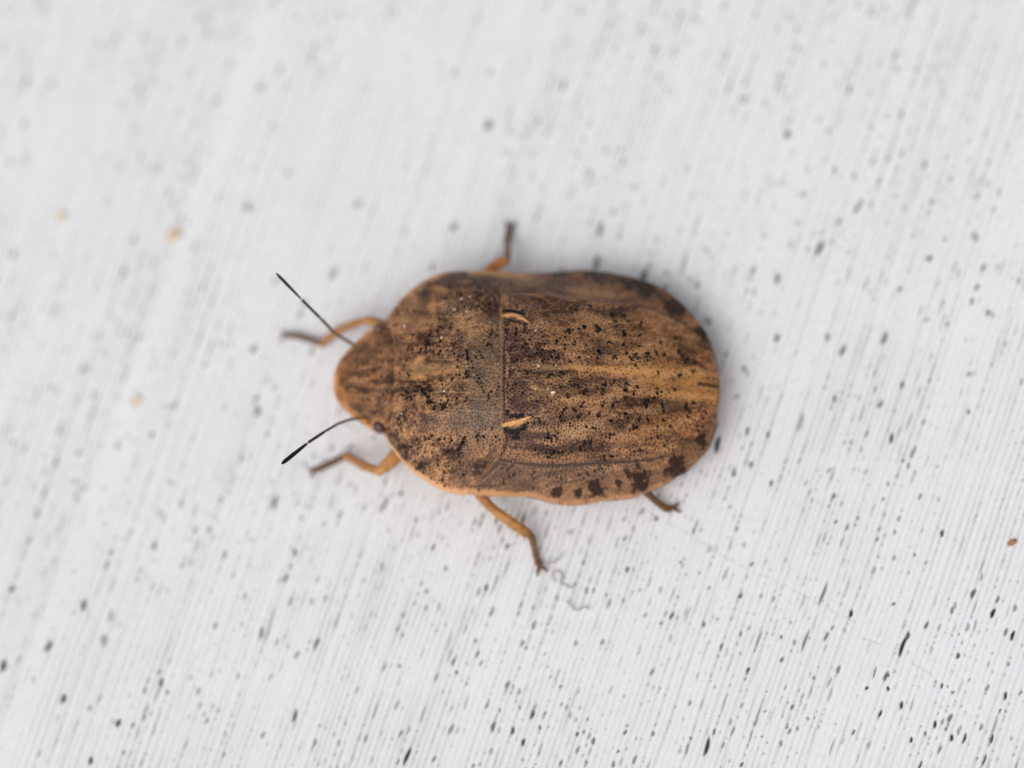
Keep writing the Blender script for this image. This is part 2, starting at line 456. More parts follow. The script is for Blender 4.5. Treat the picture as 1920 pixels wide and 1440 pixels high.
def streak(pts, w, col, amt, raise_=0.0, rough=0.2, head=False, soft=0.5):
    """a tapering mark along a polyline of photograph points"""
    pts = np.asarray(pts, float)
    seg = np.hypot(*np.diff(pts, axis=0).T); s = np.concatenate([[0], np.cumsum(seg)])
    n = max(2, int(s[-1] / max(1.0, w * 0.35)))
    xs = np.interp(np.linspace(0, s[-1], n), s, pts[:, 0]); ys = np.interp(np.linspace(0, s[-1], n), s, pts[:, 1])
    cx, cy = plan(xs, ys, head)
    pad = w / PPC * 1.6
    i0 = max(0, int((cx.min() - pad - RX0) * RS)); i1 = min(RW, int((cx.max() + pad - RX0) * RS) + 2)
    j0 = max(0, int((cy.min() - pad - RY0) * RS)); j1 = min(RH, int((cy.max() + pad - RY0) * RS) + 2)
    X = TX[i0:i1, j0:j1]; Y = TY[i0:i1, j0:j1]
    d = np.full(X.shape, 9.0)
    for k in range(n):
        f = k / (n - 1)
        ww = w * (0.45 + 0.55 * math.sin(math.pi * min(1, 0.15 + 0.85 * f)))
        d = np.minimum(d, np.hypot(X - cx[k], Y - cy[k]) / (ww / 2 / PPC))
    d = d + (fbm(QX[i0:i1, j0:j1], QY[i0:i1, j0:j1], 6, int(pts[0, 0] + w) % 991, 2) - 0.5) * 2 * rough
    m = sstep(1 + soft * .4, 1 - soft, d) * amt
    color[i0:i1, j0:j1] = color[i0:i1, j0:j1] * (1 - m[..., None]) + np.asarray(col) * m[..., None]
    if raise_:
        relief[i0:i1, j0:j1] += raise_ * m

YEL = C(186, 142, 84); TAN = C(172, 142, 106); DKB = C(66, 42, 34); PUR = C(96, 72, 66); BLK = C(20, 16, 17)
# yellow median stripe that fans out towards the tail
f = sstep(1005, 1060, QX)
mid = np.interp(QX, [940, 1060, 1180, 1260, 1350], [690, 691, 697, 720, 728])
hw = np.interp(QX, [940, 1060, 1180, 1225, 1260, 1350], [3.5, 6, 10, 24, 36, 31])
edge = np.abs(QY - mid + (fbm(QX, QY, 14, 77, 4) - 0.5) * 30) / hw
blend(sstep(1.35, 0.4, edge) * f * (0.40 + 0.22 * sstep(.3, .6, fbm(QX, QY, 22, 79, 3))), YEL, 0.9)
blend(sstep(1.3, 0.5, edge) * (1 - f) * sstep(940, 960, QX), C(140, 122, 100), 0.6)
blend(sstep(1.0, 0.2, np.abs(QY - 694) / 14) * sstep(755, 775, QX) * sstep(900, 850, QX), C(150, 124, 88), 0.7)
for (x, y, rx, ry, a, c, k) in [
  (787,677,15,6,0.15,YEL,.75),(789,712,18,5,-0.15,YEL,.7),(805,604,9,5,0.1,YEL,.65),(801,619,9,7,0.2,YEL,.55),(803,770,4,14,0.35,YEL,.75),
  (788,770,4,9,0.2,YEL,.5),(746,694,9,7,0,C(190,146,96),.6),(765,640,10,8,0.4,C(180,140,96),.5),(812,689,10,8,0,YEL,.4),(828,700,26,5,0.1,C(176,132,88),.5),
  (1082,810,48,17,0.2,TAN,.85),(1115,797,30,9,0.2,TAN,.6),(1038,760,18,9,0.5,C(150,122,86),.6),(1110,598,40,14,-0.3,C(166,132,94),.85),(1140,606,8,7,0,C(185,150,120),.6),
  (1000,590,20,10,-0.3,C(150,118,86),.4),(1060,640,30,14,-0.2,C(150,118,84),.5),(998,650,7,16,0.2,C(156,130,100),.5),
  (972,745,26,34,0,PUR,.65),(965,650,16,40,0,PUR,.45),(1010,820,26,9,0.1,PUR,.7),(990,838,26,10,0,C(110,84,72),.5),(968,852,40,7,-0.1,C(160,124,88),.6),
  (1076,846,26,8,0.1,DKB,.6),(1045,853,22,6,0,DKB,.55),(1060,778,22,10,0.5,DKB,.4),(1086,768,18,12,0.6,DKB,.35),
  (1262,765,30,20,0.3,C(112,86,62),.5),(1290,660,18,20,0.4,C(110,78,48),.5),(1230,770,26,12,0.2,C(170,140,104),.35),(1165,820,30,14,0.2,C(170,136,100),.4),
  (1240,640,14,7,0.3,C(188,154,122),.5),(1155,635,6,4,0,C(180,150,114),.5),(1200,600,30,12,-0.4,C(160,120,80),.5),
  (960,885,50,16,-.1,C(98,76,66),.6),(1080,885,60,14,-.1,C(100,77,66),.55),(1180,872,40,10,-.2,C(98,74,62),.5),(870,520,20,20,0.3,C(84,60,48),.75),(905,535,26,10,-0.5,C(86,62,50),.6),(800,560,16,22,-0.6,C(88,64,48),.6),(790,590,24,20,0,C(92,68,52),.5),
  (850,575,26,22,0,C(140,118,92),.5),(862,605,40,12,0,C(158,130,98),.4),(1000,565,34,9,-0.15,DKB,.55),(1020,578,18,6,-0.3,DKB,.45),
  (865,885,22,26,0.3,C(88,72,66),.6),(800,870,14,10,0.6,C(84,60,48),.5),(830,895,40,14,-0.6,C(190,146,104),.35),(890,850,30,14,0.6,C(140,106,76),.5),
  (845,790,60,30,0,C(150,132,114),.35),(905,790,34,50,0,C(132,120,106),.4),(905,700,34,60,0,C(116,104,86),.4),  # grey sheen on the pronotum's rear, painted into the colour
  (1226,728,24,9,0.2,C(150,112,68),.6),(1270,722,18,6,0.2,C(140,104,62),.5),(1302,738,14,5,0,C(150,108,62),.5)]:
    if k: blob(x, y, rx, ry, a, c, k)
streak([(941,556),(965,551),(994,553),(1020,560),(1034,571)], 7, C(178,128,74), .75)
streak([(1310,722),(1330,724),(1352,728)], 9, DKB, .8)
streak([(1290,676),(1310,684),(1325,695)], 12, DKB, .55)
streak([(945, 818),(941, 842),(925, 864),(906, 888),(884, 912)], 6, C(170,128,88), .6, rough=.4)
streak([(951, 820),(947, 846),(931, 868),(912, 892),(892, 914)], 5, C(74,54,44), .65, rough=.4)
streak([(935, 815),(930, 838),(914, 858),(896, 880)], 3, C(90,66,52), .45, rough=.5)
streak([(936, 856),(975, 861),(1012, 865.5),(1061, 865.5),(1125, 861),(1181, 858)], 3.5, C(164,128,98), .55, rough=.3)
streak([(940, 862),(975, 868),(1012, 872),(1061, 872),(1125, 868),(1190, 864),(1225, 861),(1268, 847),(1302, 829)], 7, C(46,31,26), .85, rough=.4)  # dark shadow just beneath the scutellum's edge, painted as a streak
streak([(938, 872),(920, 890),(902, 904),(890, 912)], 3.5, C(176,146,118), .6, rough=.4)
streak([(962, 865),(945, 882)], 4, C(180,150,124), .6, rough=.4)
streak([(884, 912),(925, 910),(950, 906)], 4, C(70,50,42), .6, rough=.4)
streak([(1000, 921),(1059, 909),(1110, 899)], 4, C(170,130,96), .5, rough=.5)
streak([(1040, 880),(1075, 872)], 3, C(170,136,106), .4, rough=.5)
streak([(1216, 577),(1247, 589),(1285, 611),(1309, 627)], 7, C(64,42,30), .7, rough=.4)
streak([(900, 527),(925, 551),(938, 568),(943, 582)], 7, C(160,118,78), .55, rough=.3)
streak([(1060, 569),(1085, 571),(1120, 577)], 9, DKB, .55, rough=.6)
streak([(895, 518),(920, 540),(940, 552)], 9, DKB, .6, rough=.6)
streak([(810, 552),(850, 546),(890, 545),(918, 552)], 7, C(170,126,84), .45, rough=.5)
streak([(946.5, 578),(946.5, 640),(946, 700),(946.5, 760),(948, 815)], 4, C(62, 42, 34), .75, rough=.3)
YS = C(192, 150, 96)
streak([(985,691),(1059,691),(1125,693.5)], 11, C(160,130,96), .5, rough=.5, soft=.9)
streak([(1075,692),(1125,693.5),(1181,697),(1247,703)], 14, YS, .7, rough=.5, soft=.9)
streak([(1150,695),(1200,699),(1247,704),(1322,702),(1352,707)], 19, YS, .8, rough=.5, soft=.8)
streak([(1225,741),(1260,746),(1310,747),(1350,748)], 17, YS, .75, rough=.55, soft=.8)
# fine pale wrinkles across the pronotum
for (pts) in [[(812,675),(840,678),(862,676),(884,680)],[(800,703),(830,700),(870,697)],[(820,716),(860,716),(900,719)],[(800,737),(850,738),(905,741)],
              [(840,770),(880,773),(930,776)],[(845,655),(880,645)],[(830,752),(870,750),(920,752)],[(850,690),(900,688),(925,690)]]:
    streak(pts, 2.2, C(186,150,112), .55, rough=.5)
# head: dark median lobe, pale rim, speckle
for (x, y, rx, ry, a, c, k) in [(640,712,14,8,0,C(96,60,42),.6),(665,702,26,6,0.3,C(100,68,48),.55),(668,720,30,5,-0.05,C(112,76,54),.5),(690,697,26,7,0.25,C(104,74,56),.5),
   (680,652,24,9,0.75,C(98,72,54),.65),(700,662,26,12,0.6,C(112,84,62),.6),(668,762,26,8,-0.6,C(92,66,54),.55),(690,766,30,12,-0.5,C(110,84,66),.45),
   (655,676,14,10,0.8,C(188,130,76),.5),(652,744,14,10,-0.8,C(180,126,76),.5),(700,707,14,6,0.2,C(186,138,88),.6),(715,690,18,6,0,C(176,138,96),.4),
   (722,628,8,6,0,C(100,70,46),.7),(733,640,5,5,0,C(62,40,26),.8),(733,784,6,8,0,C(52,36,20),.85),(737,776,4,10,0,C(60,42,24),.6)]:
    blob(x, y, rx, ry, a, c, k, head=True)
streak([(668,716),(690,719),(715,716)], 3, C(184,140,110), .7, head=True)
streak([(628,712),(650,704),(680,696),(705,690),(735,684)], 4, C(88,58,42), .6, head=True, raise_=-0.003)
streak([(628,720),(655,722),(690,728),(735,737)], 4, C(92,62,46), .55, head=True, raise_=-0.003)

# orange rims along the margins of head and pronotum
UVm = to_uv(np.stack([TX, TY], -1)); Wm = half_width(*UVm)
dm = (Wm - np.abs(UVm[1])) * PPC
rimc = C(212, 170, 128)
far_side = UVm[1] > 0
nz61 = (fbm(QX, QY, 20, 61) - .5)
blend(np.where(far_side, sstep(36, 12, dm + nz61 * 14) * sstep(850, 815, QX), sstep(11, 3, dm + nz61 * 6)) * sstep(720, 728, QX) * sstep(890, 872, QX), rimc, 0.9)
blend(np.where(far_side, sstep(36, 12, dm + nz61 * 12), sstep(11, 4, dm + (fbm(QX, QY, 20, 62) - .5) * 5)) * sstep(872, 884, QX) * sstep(1015, 975, QX), C(212, 164, 110), 0.9)
hu = np.interp(QX, HU[::-1, 0], HU[::-1, 1]); hl = np.interp(QX, HL[::-1, 0], HL[::-1, 1])
de = np.minimum(np.minimum(QY - hu, hl - QY) * 0.74, (QX - 627) * 0.9)
blend(sstep(11, 3, de) * sstep(712, 700, QX), C(214, 156, 86), 0.85)
blend(sstep(26, 5, QX - 627 + np.abs(QY - 716) * .1) * sstep(8, 16, np.abs(QY - 714)), C(184, 124, 72), 0.6)

# punctures: a dense even scatter of small pits, darker and larger in clusters
def scatter(n_try, spacing, box, ok):
    cell = spacing; gridd = {}
    out = []
    xs = RNG.uniform(box[0], box[1], n_try); ys = RNG.uniform(box[2], box[3], n_try)
    keep = ok(xs, ys)
    for x, y in zip(xs[keep], ys[keep]):
        a, b = int(x // cell), int(y // cell)
        good = True
        for i in (-1, 0, 1):
            for j in (-1, 0, 1):
                for (p, q) in gridd.get((a + i, b + j), ()):
                    if (p - x) ** 2 + (q - y) ** 2 < spacing ** 2:
                        good = False; break
                if not good: break
            if not good: break
        if good:
            gridd.setdefault((a, b), []).append((x, y)); out.append((x, y))
    return np.array(out)
def pit(cx, cy, r, dark, col, depth):
    r = r / PPC
    R = r * 1.7
    i0 = max(0, int((cx - R - RX0) * RS)); i1 = min(RW, int((cx + R - RX0) * RS) + 2)
    j0 = max(0, int((cy - R - RY0) * RS)); j1 = min(RH, int((cy + R - RY0) * RS) + 2)
    q = np.hypot(TX[i0:i1, j0:j1] - cx, TY[i0:i1, j0:j1] - cy) / r
    m = sstep(1.35, 0.55, q) * dark
    color[i0:i1, j0:j1] = color[i0:i1, j0:j1] * (1 - m[..., None]) + col * m[..., None]
    relief[i0:i1, j0:j1] -= depth * sstep(1.3, 0.3, q)
inside = lambda x, y: np.full(np.shape(x), True)
pts = scatter(90000, 5.2, (632, 1348, 512, 940), inside)
ex, ey = plan(pts[:, 0], pts[:, 1])
hx, hy = plan(pts[:, 0], pts[:, 1], True)
cl = fbm(pts[:, 0], pts[:, 1], 30, 91, 3); cl2 = vnoise(pts[:, 0], pts[:, 1], 13, 93)
red = C(62, 34, 28); blk = C(26, 18, 19)
for (x, y), a, b, c1, d1, k1, k2 in zip(pts, ex, ey, hx, hy, cl, cl2):
    if x < 738:
        a, b = c1, d1
    q = random.random()
    if 722 < x < 1000 and min(abs(y - np.interp(x, UP[:, 0], UP[:, 1])) * .55, abs(y - np.interp(x, LO[:, 0], LO[:, 1])) * .9) < 8: continue
    yel = abs(y - np.interp(x, [940, 1060, 1180, 1260, 1350], [690, 691, 697, 716, 730])) < np.interp(x, [940, 1060, 1180, 1225, 1260, 1350], [3, 5, 8, 18, 24, 24]) and x > 1020
    if yel: q = q * 1.15
    if yel and q < 0.7: continue
    if 770 < x < 850 and 670 < y < 715 and q < 0.8: continue
    if 775 < x < 800 and 740 < y < 800 and q < 0.5: continue
    w = 0.42 + 0.52 * sstep(0.38, 0.66, k1) * (0.4 + 0.6 * k2) + 0.25 * random.random() ** 2
    if 850 < x < 942: w *= 0.85
    if k1 > 0.56 and q < 0.22:
        pit(a, b, random.uniform(2.2, 3.3), min(0.97, w + 0.3), blk, 0.0026)
    else:
        pit(a, b, random.uniform(1.35, 2.15), min(0.92, w), red if q < .7 else blk, 0.0020)

BLOTS = [  # black spots that stand out: x, y, radius
 (990,701,4),(986,696,3),(1012,704,3),(1031,706,4),(1036,702,3.5),(1027,710,3),(1054,703,5),(1058,699,3.5),(1050,708,3),(1069,717,3.5),(1072,724,3),(1078,727,3),(1086,726,3.5),(1081,722,3),
 (1153,713,3.5),(1153,719,3),(1146,722,3.5),(1134,724,5),(1137,719,3),(1132,732,4),(1131,740,4),(1174,732,5.5),(1196,728,4.5),(1190,733,4),(1176,719,3.5),(1180,724,3),(1187,740,4),
 (1172,747,4),(1178,747,3),(1065,747,4),(1066,741,3),(1097,739,4),(1100,736,3),(1093,760,4),(1095,755,3),(1090,766,3.5),(1059,769,4),(1063,765,3),(1052,781,4),(1056,776,3),(1080,773,4.5),(1076,770,3),(1087,782,4),
 (1091,778,3),(1106,775,4.5),(1123,781,5),(1127,776,3.5),(1131,762,4),(1134,757,3),(1151,762,4),(1158,757,3),(1146,792,4.5),(1174,777,4),(1200,786,4.5),(1199,792,3.5),(1215,784,4),(1216,790,3.5),(1215,758,4),(1212,764,4),(1226,747,4),
 (1189,805,5.5),(1195,803,4),(1182,808,3),(1144,818,5),(1150,816,4),(1138,820,3),(1106,831,4.5),(1097,833,5),(1110,828,3),(1089,842,4),(1035,856,4.5),(1040,852,4),(1030,859,3.5),(1050,850,4),(1056,848,3),
 (1029,823,4.5),(1024,826,3.5),(1034,831,3),(1035,754,3),(1149,856,4),(1134,859,4),
 (1194,874,6),(1200,871,4),(1177,882,5),(1172,884,4),(1102,889,4),(1086,891,4),(1052,897,4),(1117,882,4),(1122,879,3),(944,904,5),(944,897,3),(964,887,4),(962,893,3.5),(1001,887,4),(998,893,3.5),(999,916,4),(956,893,4),(1000,880,3),(975,886,3),(1062,876,3),
 (1095,618,7),(1088,619,4),(1121,618,7.5),(1127,620,4),(1067,621,5),(1062,624,3),(1105,576,5),(1110,579,3),(1147,592,5),(1150,596,3.5),(1174,630,5.5),(1171,624,4),(1202,632,4.5),(1142,643,5),(1148,646,3.5),(1170,647,4.5),
 (1125,664,6),(1122,671,4),(1124,658,4),(1153,671,5),(1158,675,3),(1177,666,5),(1183,671,4.5),(1190,669,5),(1194,664,3.5),(1186,677,4),(1217,666,5),(1216,660,3),(1234,664,5),(1230,659,3),(1247,667,4.5),(1204,607,4.5),
 (1050,669,5),(1044,672,4),(1055,665,3),(1035,671,3.5),(1072,680,4.5),(1087,673,4),(1046,639,4),(1044,645,3),(1077,645,4.5),(1080,649,3),(984,651,4),(984,646,3),(1017,625,3.5),(1031,604,3),(1100,648,3),(1060,655,3),
 (952,619,4),(952,627,4),(951,613,3.5),(969,617,4),(969,625,3.5),(984,621,3.5),(984,613,3),(951,636,4),(956,609,3.5),(975,610,3),(990,627,3),
 (1240,645,4.5),(1266,636,5),(1276,660,6),(1280,668,5),(1285,677,6),(1292,676,5),(1304,682,5),(1202,612,4),(1171,628,4),(1214,762,4),(1244,762,5),(1246,770,4),(1289,762,6),(1292,772,5),(1302,756,5),(1292,782,5),(1246,788,4.5),(1322,775,5),(1258,800,4),(1265,730,5),(1232,733,4),(1275,705,5),(1235,700,4),(1302,700,5),
 (802,647,6),(803,640,5),(806,629,5),(799,653,4),(809,650,3.5),(823,620,5),(829,618,3.5),(846,616,4),(827,642,4.5),(827,635,3),(802,661,5),(807,658,3.5),(827,662,4.5),(823,667,4),(849,647,4),(851,653,3),(853,665,3.5),(765,658,5),(776,655,4),
 (772,661,3),(877,659,4),(877,665,4),(878,676,4.5),(879,671,3.5),(877,698,4.5),(877,707,5),(902,662,3.5),(904,667,3),(906,672,3.5),(911,642,3.5),(789,661,4),(792,655,3),(760,668,3),(760,686,3),
 (787,726,4.5),(793,734,4.5),(790,730,3.5),(800,739,5),(803,746,5.5),(806,754,6),(805,760,4),(806,728,4.5),(808,734,4),(810,736,4),(814,756,4),(814,767,5),(815,762,3.5),(827,714,4.5),(831,711,3.5),(831,724,3),(848,715,4),(850,712,3),(842,734,3.5),
 (830,766,5.5),(837,764,5),(839,759,3.5),(834,758,3.5),(858,752,3.5),(858,758,3),(875,752,4),(902,719,3.5),(906,726,3),(909,736,3.5),(919,743,3.5),(918,749,3),(765,737,6),(763,747,5),(766,731,3),(771,745,4),(778,743,3),(757,745,3),(780,735,3),(754,779,4.5),(757,775,3.5),
 (750,788,4),(760,784,3),(799,822,4.5),(810,818,4.5),(805,824,4),(825,825,4),(847,827,4),(870,826,4.5),(872,821,3.5),(868,833,4.5),(864,839,4),(862,845,3.5),(896,824,4.5),(898,818,3.5),(907,822,4),(840,848,4),(836,852,3),(848,845,3.5),(813,834,3),(787,832,3),(784,826,3),(930,820,3),(925,805,3),
 (866,556,4),(838,562,4),(921,572,4),(922,580,3),(868,570,4)]
for (x, y, r) in BLOTS:
    cx, cy = plan(x, y)                              # a spot is a knot of pits run together
    for k in range(2 + int(r * 0.55)):
        a_ = random.uniform(0, 6.28); d_ = r * random.random() ** 0.6 * 0.95 / PPC
        pit(cx + d_ * math.cos(a_) * 0.75, cy + d_ * math.sin(a_), r * random.uniform(0.26, 0.46) + 0.55, random.uniform(0.75, 0.95), blk * random.uniform(.6, 1.3), 0.0022)
for (x, y, r) in [(705,717,5),(700,714,4),(722,672,4),(728,677,4),(718,678,4),(712,690,4),(700,694,4),(725,732,4),(718,740,4),(732,728,3),(714,705,3),(726,705,3),(733,703,3),
                  (702,775,5),(706,771,4),(698,771,3),(712,755,3.5),(705,760,3.5),(690,748,3.5),(682,752,3),(716,765,3),(680,683,4),(668,690,3.5),(690,680,3)]:
    bl = blob(x, y, r * 0.9, r * 0.75, random.uniform(0, 3), C(52, 32, 26), 0.85, soft=0.5, head=True, rough=0.5)
# blue-black hollows and cream calluses at the scutellum's base corners
for (x, y, rx, ry, a) in [(962,586,16,5,-0.15),(976,589,9,4,-0.3),(950,585,6,4,0),(958,811,10,5,0.1),(972,810,11,6,0.5),(984,803,9,6,0.6),(950,806,6,5,0),(968,822,9,5,0),(964,782,12,4,0.2),(952,775,5,6,0),(978,780,6,4,0.4)]:
    blob(x, y, rx, ry, a, C(14, 17, 22), .92, soft=.4)
for (x, y, rx, ry, a) in [(962,604,18,3.5,-0.3),(985,610,8,3,-0.4)]:
    blob(x, y, rx, ry, a, C(30, 22, 22), .8, soft=.5)
streak([(944,594),(957,592),(969,593.5),(982,600),(991,606)], 9.5, C(206, 160, 106), .95, raise_=0.004, rough=.15)
streak([(945,800),(957,797),(971,794),(985,788),(995,784)], 11, C(208, 164, 108), .95, raise_=0.004, rough=.15)
# pale crumbs of dust caught on the back, also painted in place of glints
for (x, y, rx, ry, a) in [(1038,738,5,2.6,.3),(1029,731,2.2,1.8,0),(1005,731,2,1.6,0),(853,583,2.4,2.2,0),(875,587,1.8,1.6,0),(829,636,2.2,2.6,.6),(836,671,2.2,1.4,.5),(834,736,2,1.6,0),
                          (754,778,1.8,1.8,0),(760,614,2.6,2.2,0),(1005,622,3,1.6,.3),(1043,687,3,1.2,.2),(866,563,2.4,2.2,0),(882,559,3,1.6,0),(889,705,1.6,1.4,0),(1011,688,1.4,2.4,0)]:
    bl = blob(x, y, rx, ry, a, C(236, 226, 214), .85, soft=.4, rough=.4)
    if bl: relief[bl[0]] += 0.003 * bl[1]
relief += 0.0026 * (fbm(QX, QY, 9, 71, 3) - 0.5)
mean_ = color[(dm > 0)].mean(0)
lum_ = (color @ np.array([.3, .55, .15])); lm_ = mean_ @ np.array([.3, .55, .15])
color = color * ((lum_ / lm_) ** 0.30)[..., None]
rim_ = sstep(16, 6, dm)[..., None] * 0.0
color = color * np.array([0.885, 0.765, 0.71])

# ------------------------------------------------------------------ the plates of the bug
root = bpy.data.objects.new('shield_bug', None); COL.objects.link(root)
tag(root, 'brown mottled shield bug standing on the white painted board', 'insect')
ROOT_LOC = unproj(985, 735, 0.0)
root.location = ROOT_LOC

def resample(p, n):
    p = np.asarray(p, float)
    for _ in range(2):                                    # round the polyline off, ends kept
        q = np.empty((2 * len(p) - 2, 2)); q[0::2] = p[:-1] * .75 + p[1:] * .25; q[1::2] = p[:-1] * .25 + p[1:] * .75
        p = np.vstack([p[:1], q[1:-1], p[-1:]])
    s = np.concatenate([[0], np.cumsum(np.hypot(*np.diff(p, axis=0).T))])
    t = np.linspace(0, s[-1], n)
    return np.stack([np.interp(t, s, p[:, 0]), np.interp(t, s, p[:, 1])], -1)

def coons(top, bottom, left, right, n, m):
    """patch between four pixel polylines: top and bottom run left to right, left and right run top to bottom"""
    T, B = resample(top, n), resample(bottom, n); Lf, R = resample(left, m), resample(right, m)
    u = np.linspace(0, 1, n)[:, None, None]; v = np.linspace(0, 1, m)[None, :, None]
    return ((1 - v) * T[:, None] + v * B[:, None] + (1 - u) * Lf[None] + u * R[None]
            - ((1 - u) * (1 - v) * T[0] + (1 - u) * v * B[0] + u * (1 - v) * T[-1] + u * v * B[-1]))

def plate(name, patch, H, off=0.0, lip=8.0, lip_h=0.010, thick=0.03, under=None, recol=None, material=None, sides=(1, 1, 1, 1), rel=1.0, parent=root):
    """a curved plate of the body with a rounded lip, standing `off` above the back"""
    n, m = patch.shape[:2]
    P = on_surface(patch[..., 0], patch[..., 1], H)
    # distance to the plate's edges, in pixels
    d = np.full((n, m), 1e3)
    for k, (e, on) in enumerate(zip((patch[:, :1], patch[:, -1:], patch[:1], patch[-1:]), sides)):
        if on: d = np.minimum(d, np.hypot(*(patch - e).transpose(2, 0, 1)))
    q = np.clip(1 - d / lip, 0, 1)
    u, v = to_uv(P); t = np.clip(np.abs(v) / np.maximum(half_width(u, v), .01), 0, 1)
    z = P[..., 2] + off * (1 - t ** 6) - lip_h * (1 - np.sqrt(np.clip(1 - q * q, 0, 1))) + rel * sample(relief, P[..., 0], P[..., 1])
    col = sample(color, P[..., 0], P[..., 1])
    if recol is not None:
        col = recol(col, patch[..., 0], patch[..., 1], d, P)
    V = np.concatenate([P[..., :2], z[..., None]], -1)
    V = V.reshape(-1, 3); faces = [grid_faces(n, m, flip=True)]
    col = col.reshape(-1, 3)
    idx = np.arange(n * m).reshape(n, m)
    loop = np.concatenate([idx[:-1, 0], idx[-1, :-1], idx[:0:-1, -1], idx[0, :0:-1]])
    cen = V.mean(0)
    base = len(V)
    low = V[loop].copy(); low[:, :2] += (cen[:2] - low[:, :2]) * 0.02; low[:, 2] -= thick * 0.5
    low2 = V[loop].copy(); low2[:, :2] += (cen[:2] - low2[:, :2]) * 0.08; low2[:, 2] -= thick
    k = np.arange(len(loop)); k2 = (k + 1) % len(loop); nl = len(loop)
    faces.append(np.stack([loop[k], loop[k2], base + k2, base + k], -1))
    faces.append(np.stack([base + k, base + k2, base + nl + k2, base + nl + k], -1))
    V = np.vstack([V, low, low2, cen[None] - [0, 0, thick + (under or 0)]])
    faces.append(np.stack([base + nl + k, base + nl + k2, np.full(nl, len(V) - 1)], -1))
    col = np.vstack([col, col[loop], col[loop], col.mean(0)[None]])
    return mesh_from(name, V - ROOT_LOC, faces, material or M_shell, parent, colors=col)

# head: front edge collapses towards the tip
tip_u, tip_l = (628, 694), (627, 738)
head = plate('head', coons(HU[::-1], HL[::-1], [tip_u, (625, 704), (624, 715), (624.5, 727), tip_l], [(739, 640), (741, 700), (739, 765)], 150, 150),
             H_head, off=0.0, lip=7, lip_h=0.010, thick=0.045, under=0.03)
# pronotum
PH = [(876, 508), (900, 526), (925, 551), (938, 568), (944, 584), (944.5, 640), (943, 700), (944, 760), (946, 812), (941, 841), (925, 863), (906, 887), (887, 909), (876, 927)]
PF = [(724, 600), (728, 613), (735, 628), (739, 645), (738.5, 700), (739, 758), (735, 780), (729, 803), (724, 821)]
pu = UP[:8]; pl = LO[:8]
pron = plate('pronotum', coons(pu, pl, PF, PH, 260, 430), H_back, off=0.015, lip=5, lip_h=0.005, thick=0.03,
             recol=lambda c, x, y, d, P: c + (C(160, 132, 104) - c) * (.5 * sstep(3.5, 1.0, np.abs(x - 942)) * ((y > 570) & (y < 830)))[..., None])
# scutellum, the big tongue that covers the wings
SU = [(928, 552), (960, 550), (1000, 550), (1060, 555), (1130, 561), (1217, 577), (1266, 599), (1309, 626), (1332, 654)]
SL = [(928, 854), (945, 857), (975, 863), (1012, 867), (1061, 866.5), (1125, 863), (1181, 860), (1219, 858), (1266, 844), (1302, 826), (1333, 798)]
SE = [(1332, 654), (1343, 680), (1350, 706), (1351, 728), (1349, 752), (1343, 778), (1333, 798)]
scut = plate('scutellum', coons(SU, SL, [(928, 552), (928, 640), (928, 740), (928, 854)], SE, 430, 320), H_back, off=0.012, lip=7, lip_h=0.010, thick=0.03, sides=(1, 1, 0, 1))
# front wings: the narrow leathery strip between scutellum and margin
CU_o = [(868, 510), (905, 505), (944, 507), (985, 512), (1015, 516), (1060, 525), (1144, 545), (1219, 567), (1245, 580)]
CU_i = [(880, 530), (912, 562), (944, 566), (1000, 566), (1060, 571), (1130, 577), (1190, 586), (1225, 592), (1245, 594)]
CL_o = [(868, 925), (905, 928), (944, 929.5), (994, 928), (1030, 919.5), (1059, 912), (1144, 895), (1177, 885), (1219, 869), (1245, 858)]
CL_i = [(880, 890), (912, 845), (944, 845), (1012, 855), (1061, 855), (1125, 850), (1181, 846), (1219, 844), (1245, 842)]
def corium_col(c, x, y, d, P):
    g = C(124, 97, 80)
    return c * 0.72 + g * 0.28
plate('wing', coons(CU_o, CU_i, [CU_o[0], (872, 518), CU_i[0]], [CU_o[-1], (1247, 587), CU_i[-1]], 300, 60), H_back, off=-0.003, lip=5, lip_h=0.006, thick=0.02, recol=corium_col)
plate('wing', coons(CL_i, CL_o, [CL_i[0], (872, 908), CL_o[0]], [CL_i[-1], (1247, 850), CL_o[-1]], 300, 70), H_back, off=-0.003, lip=5, lip_h=0.006, thick=0.02, recol=corium_col)
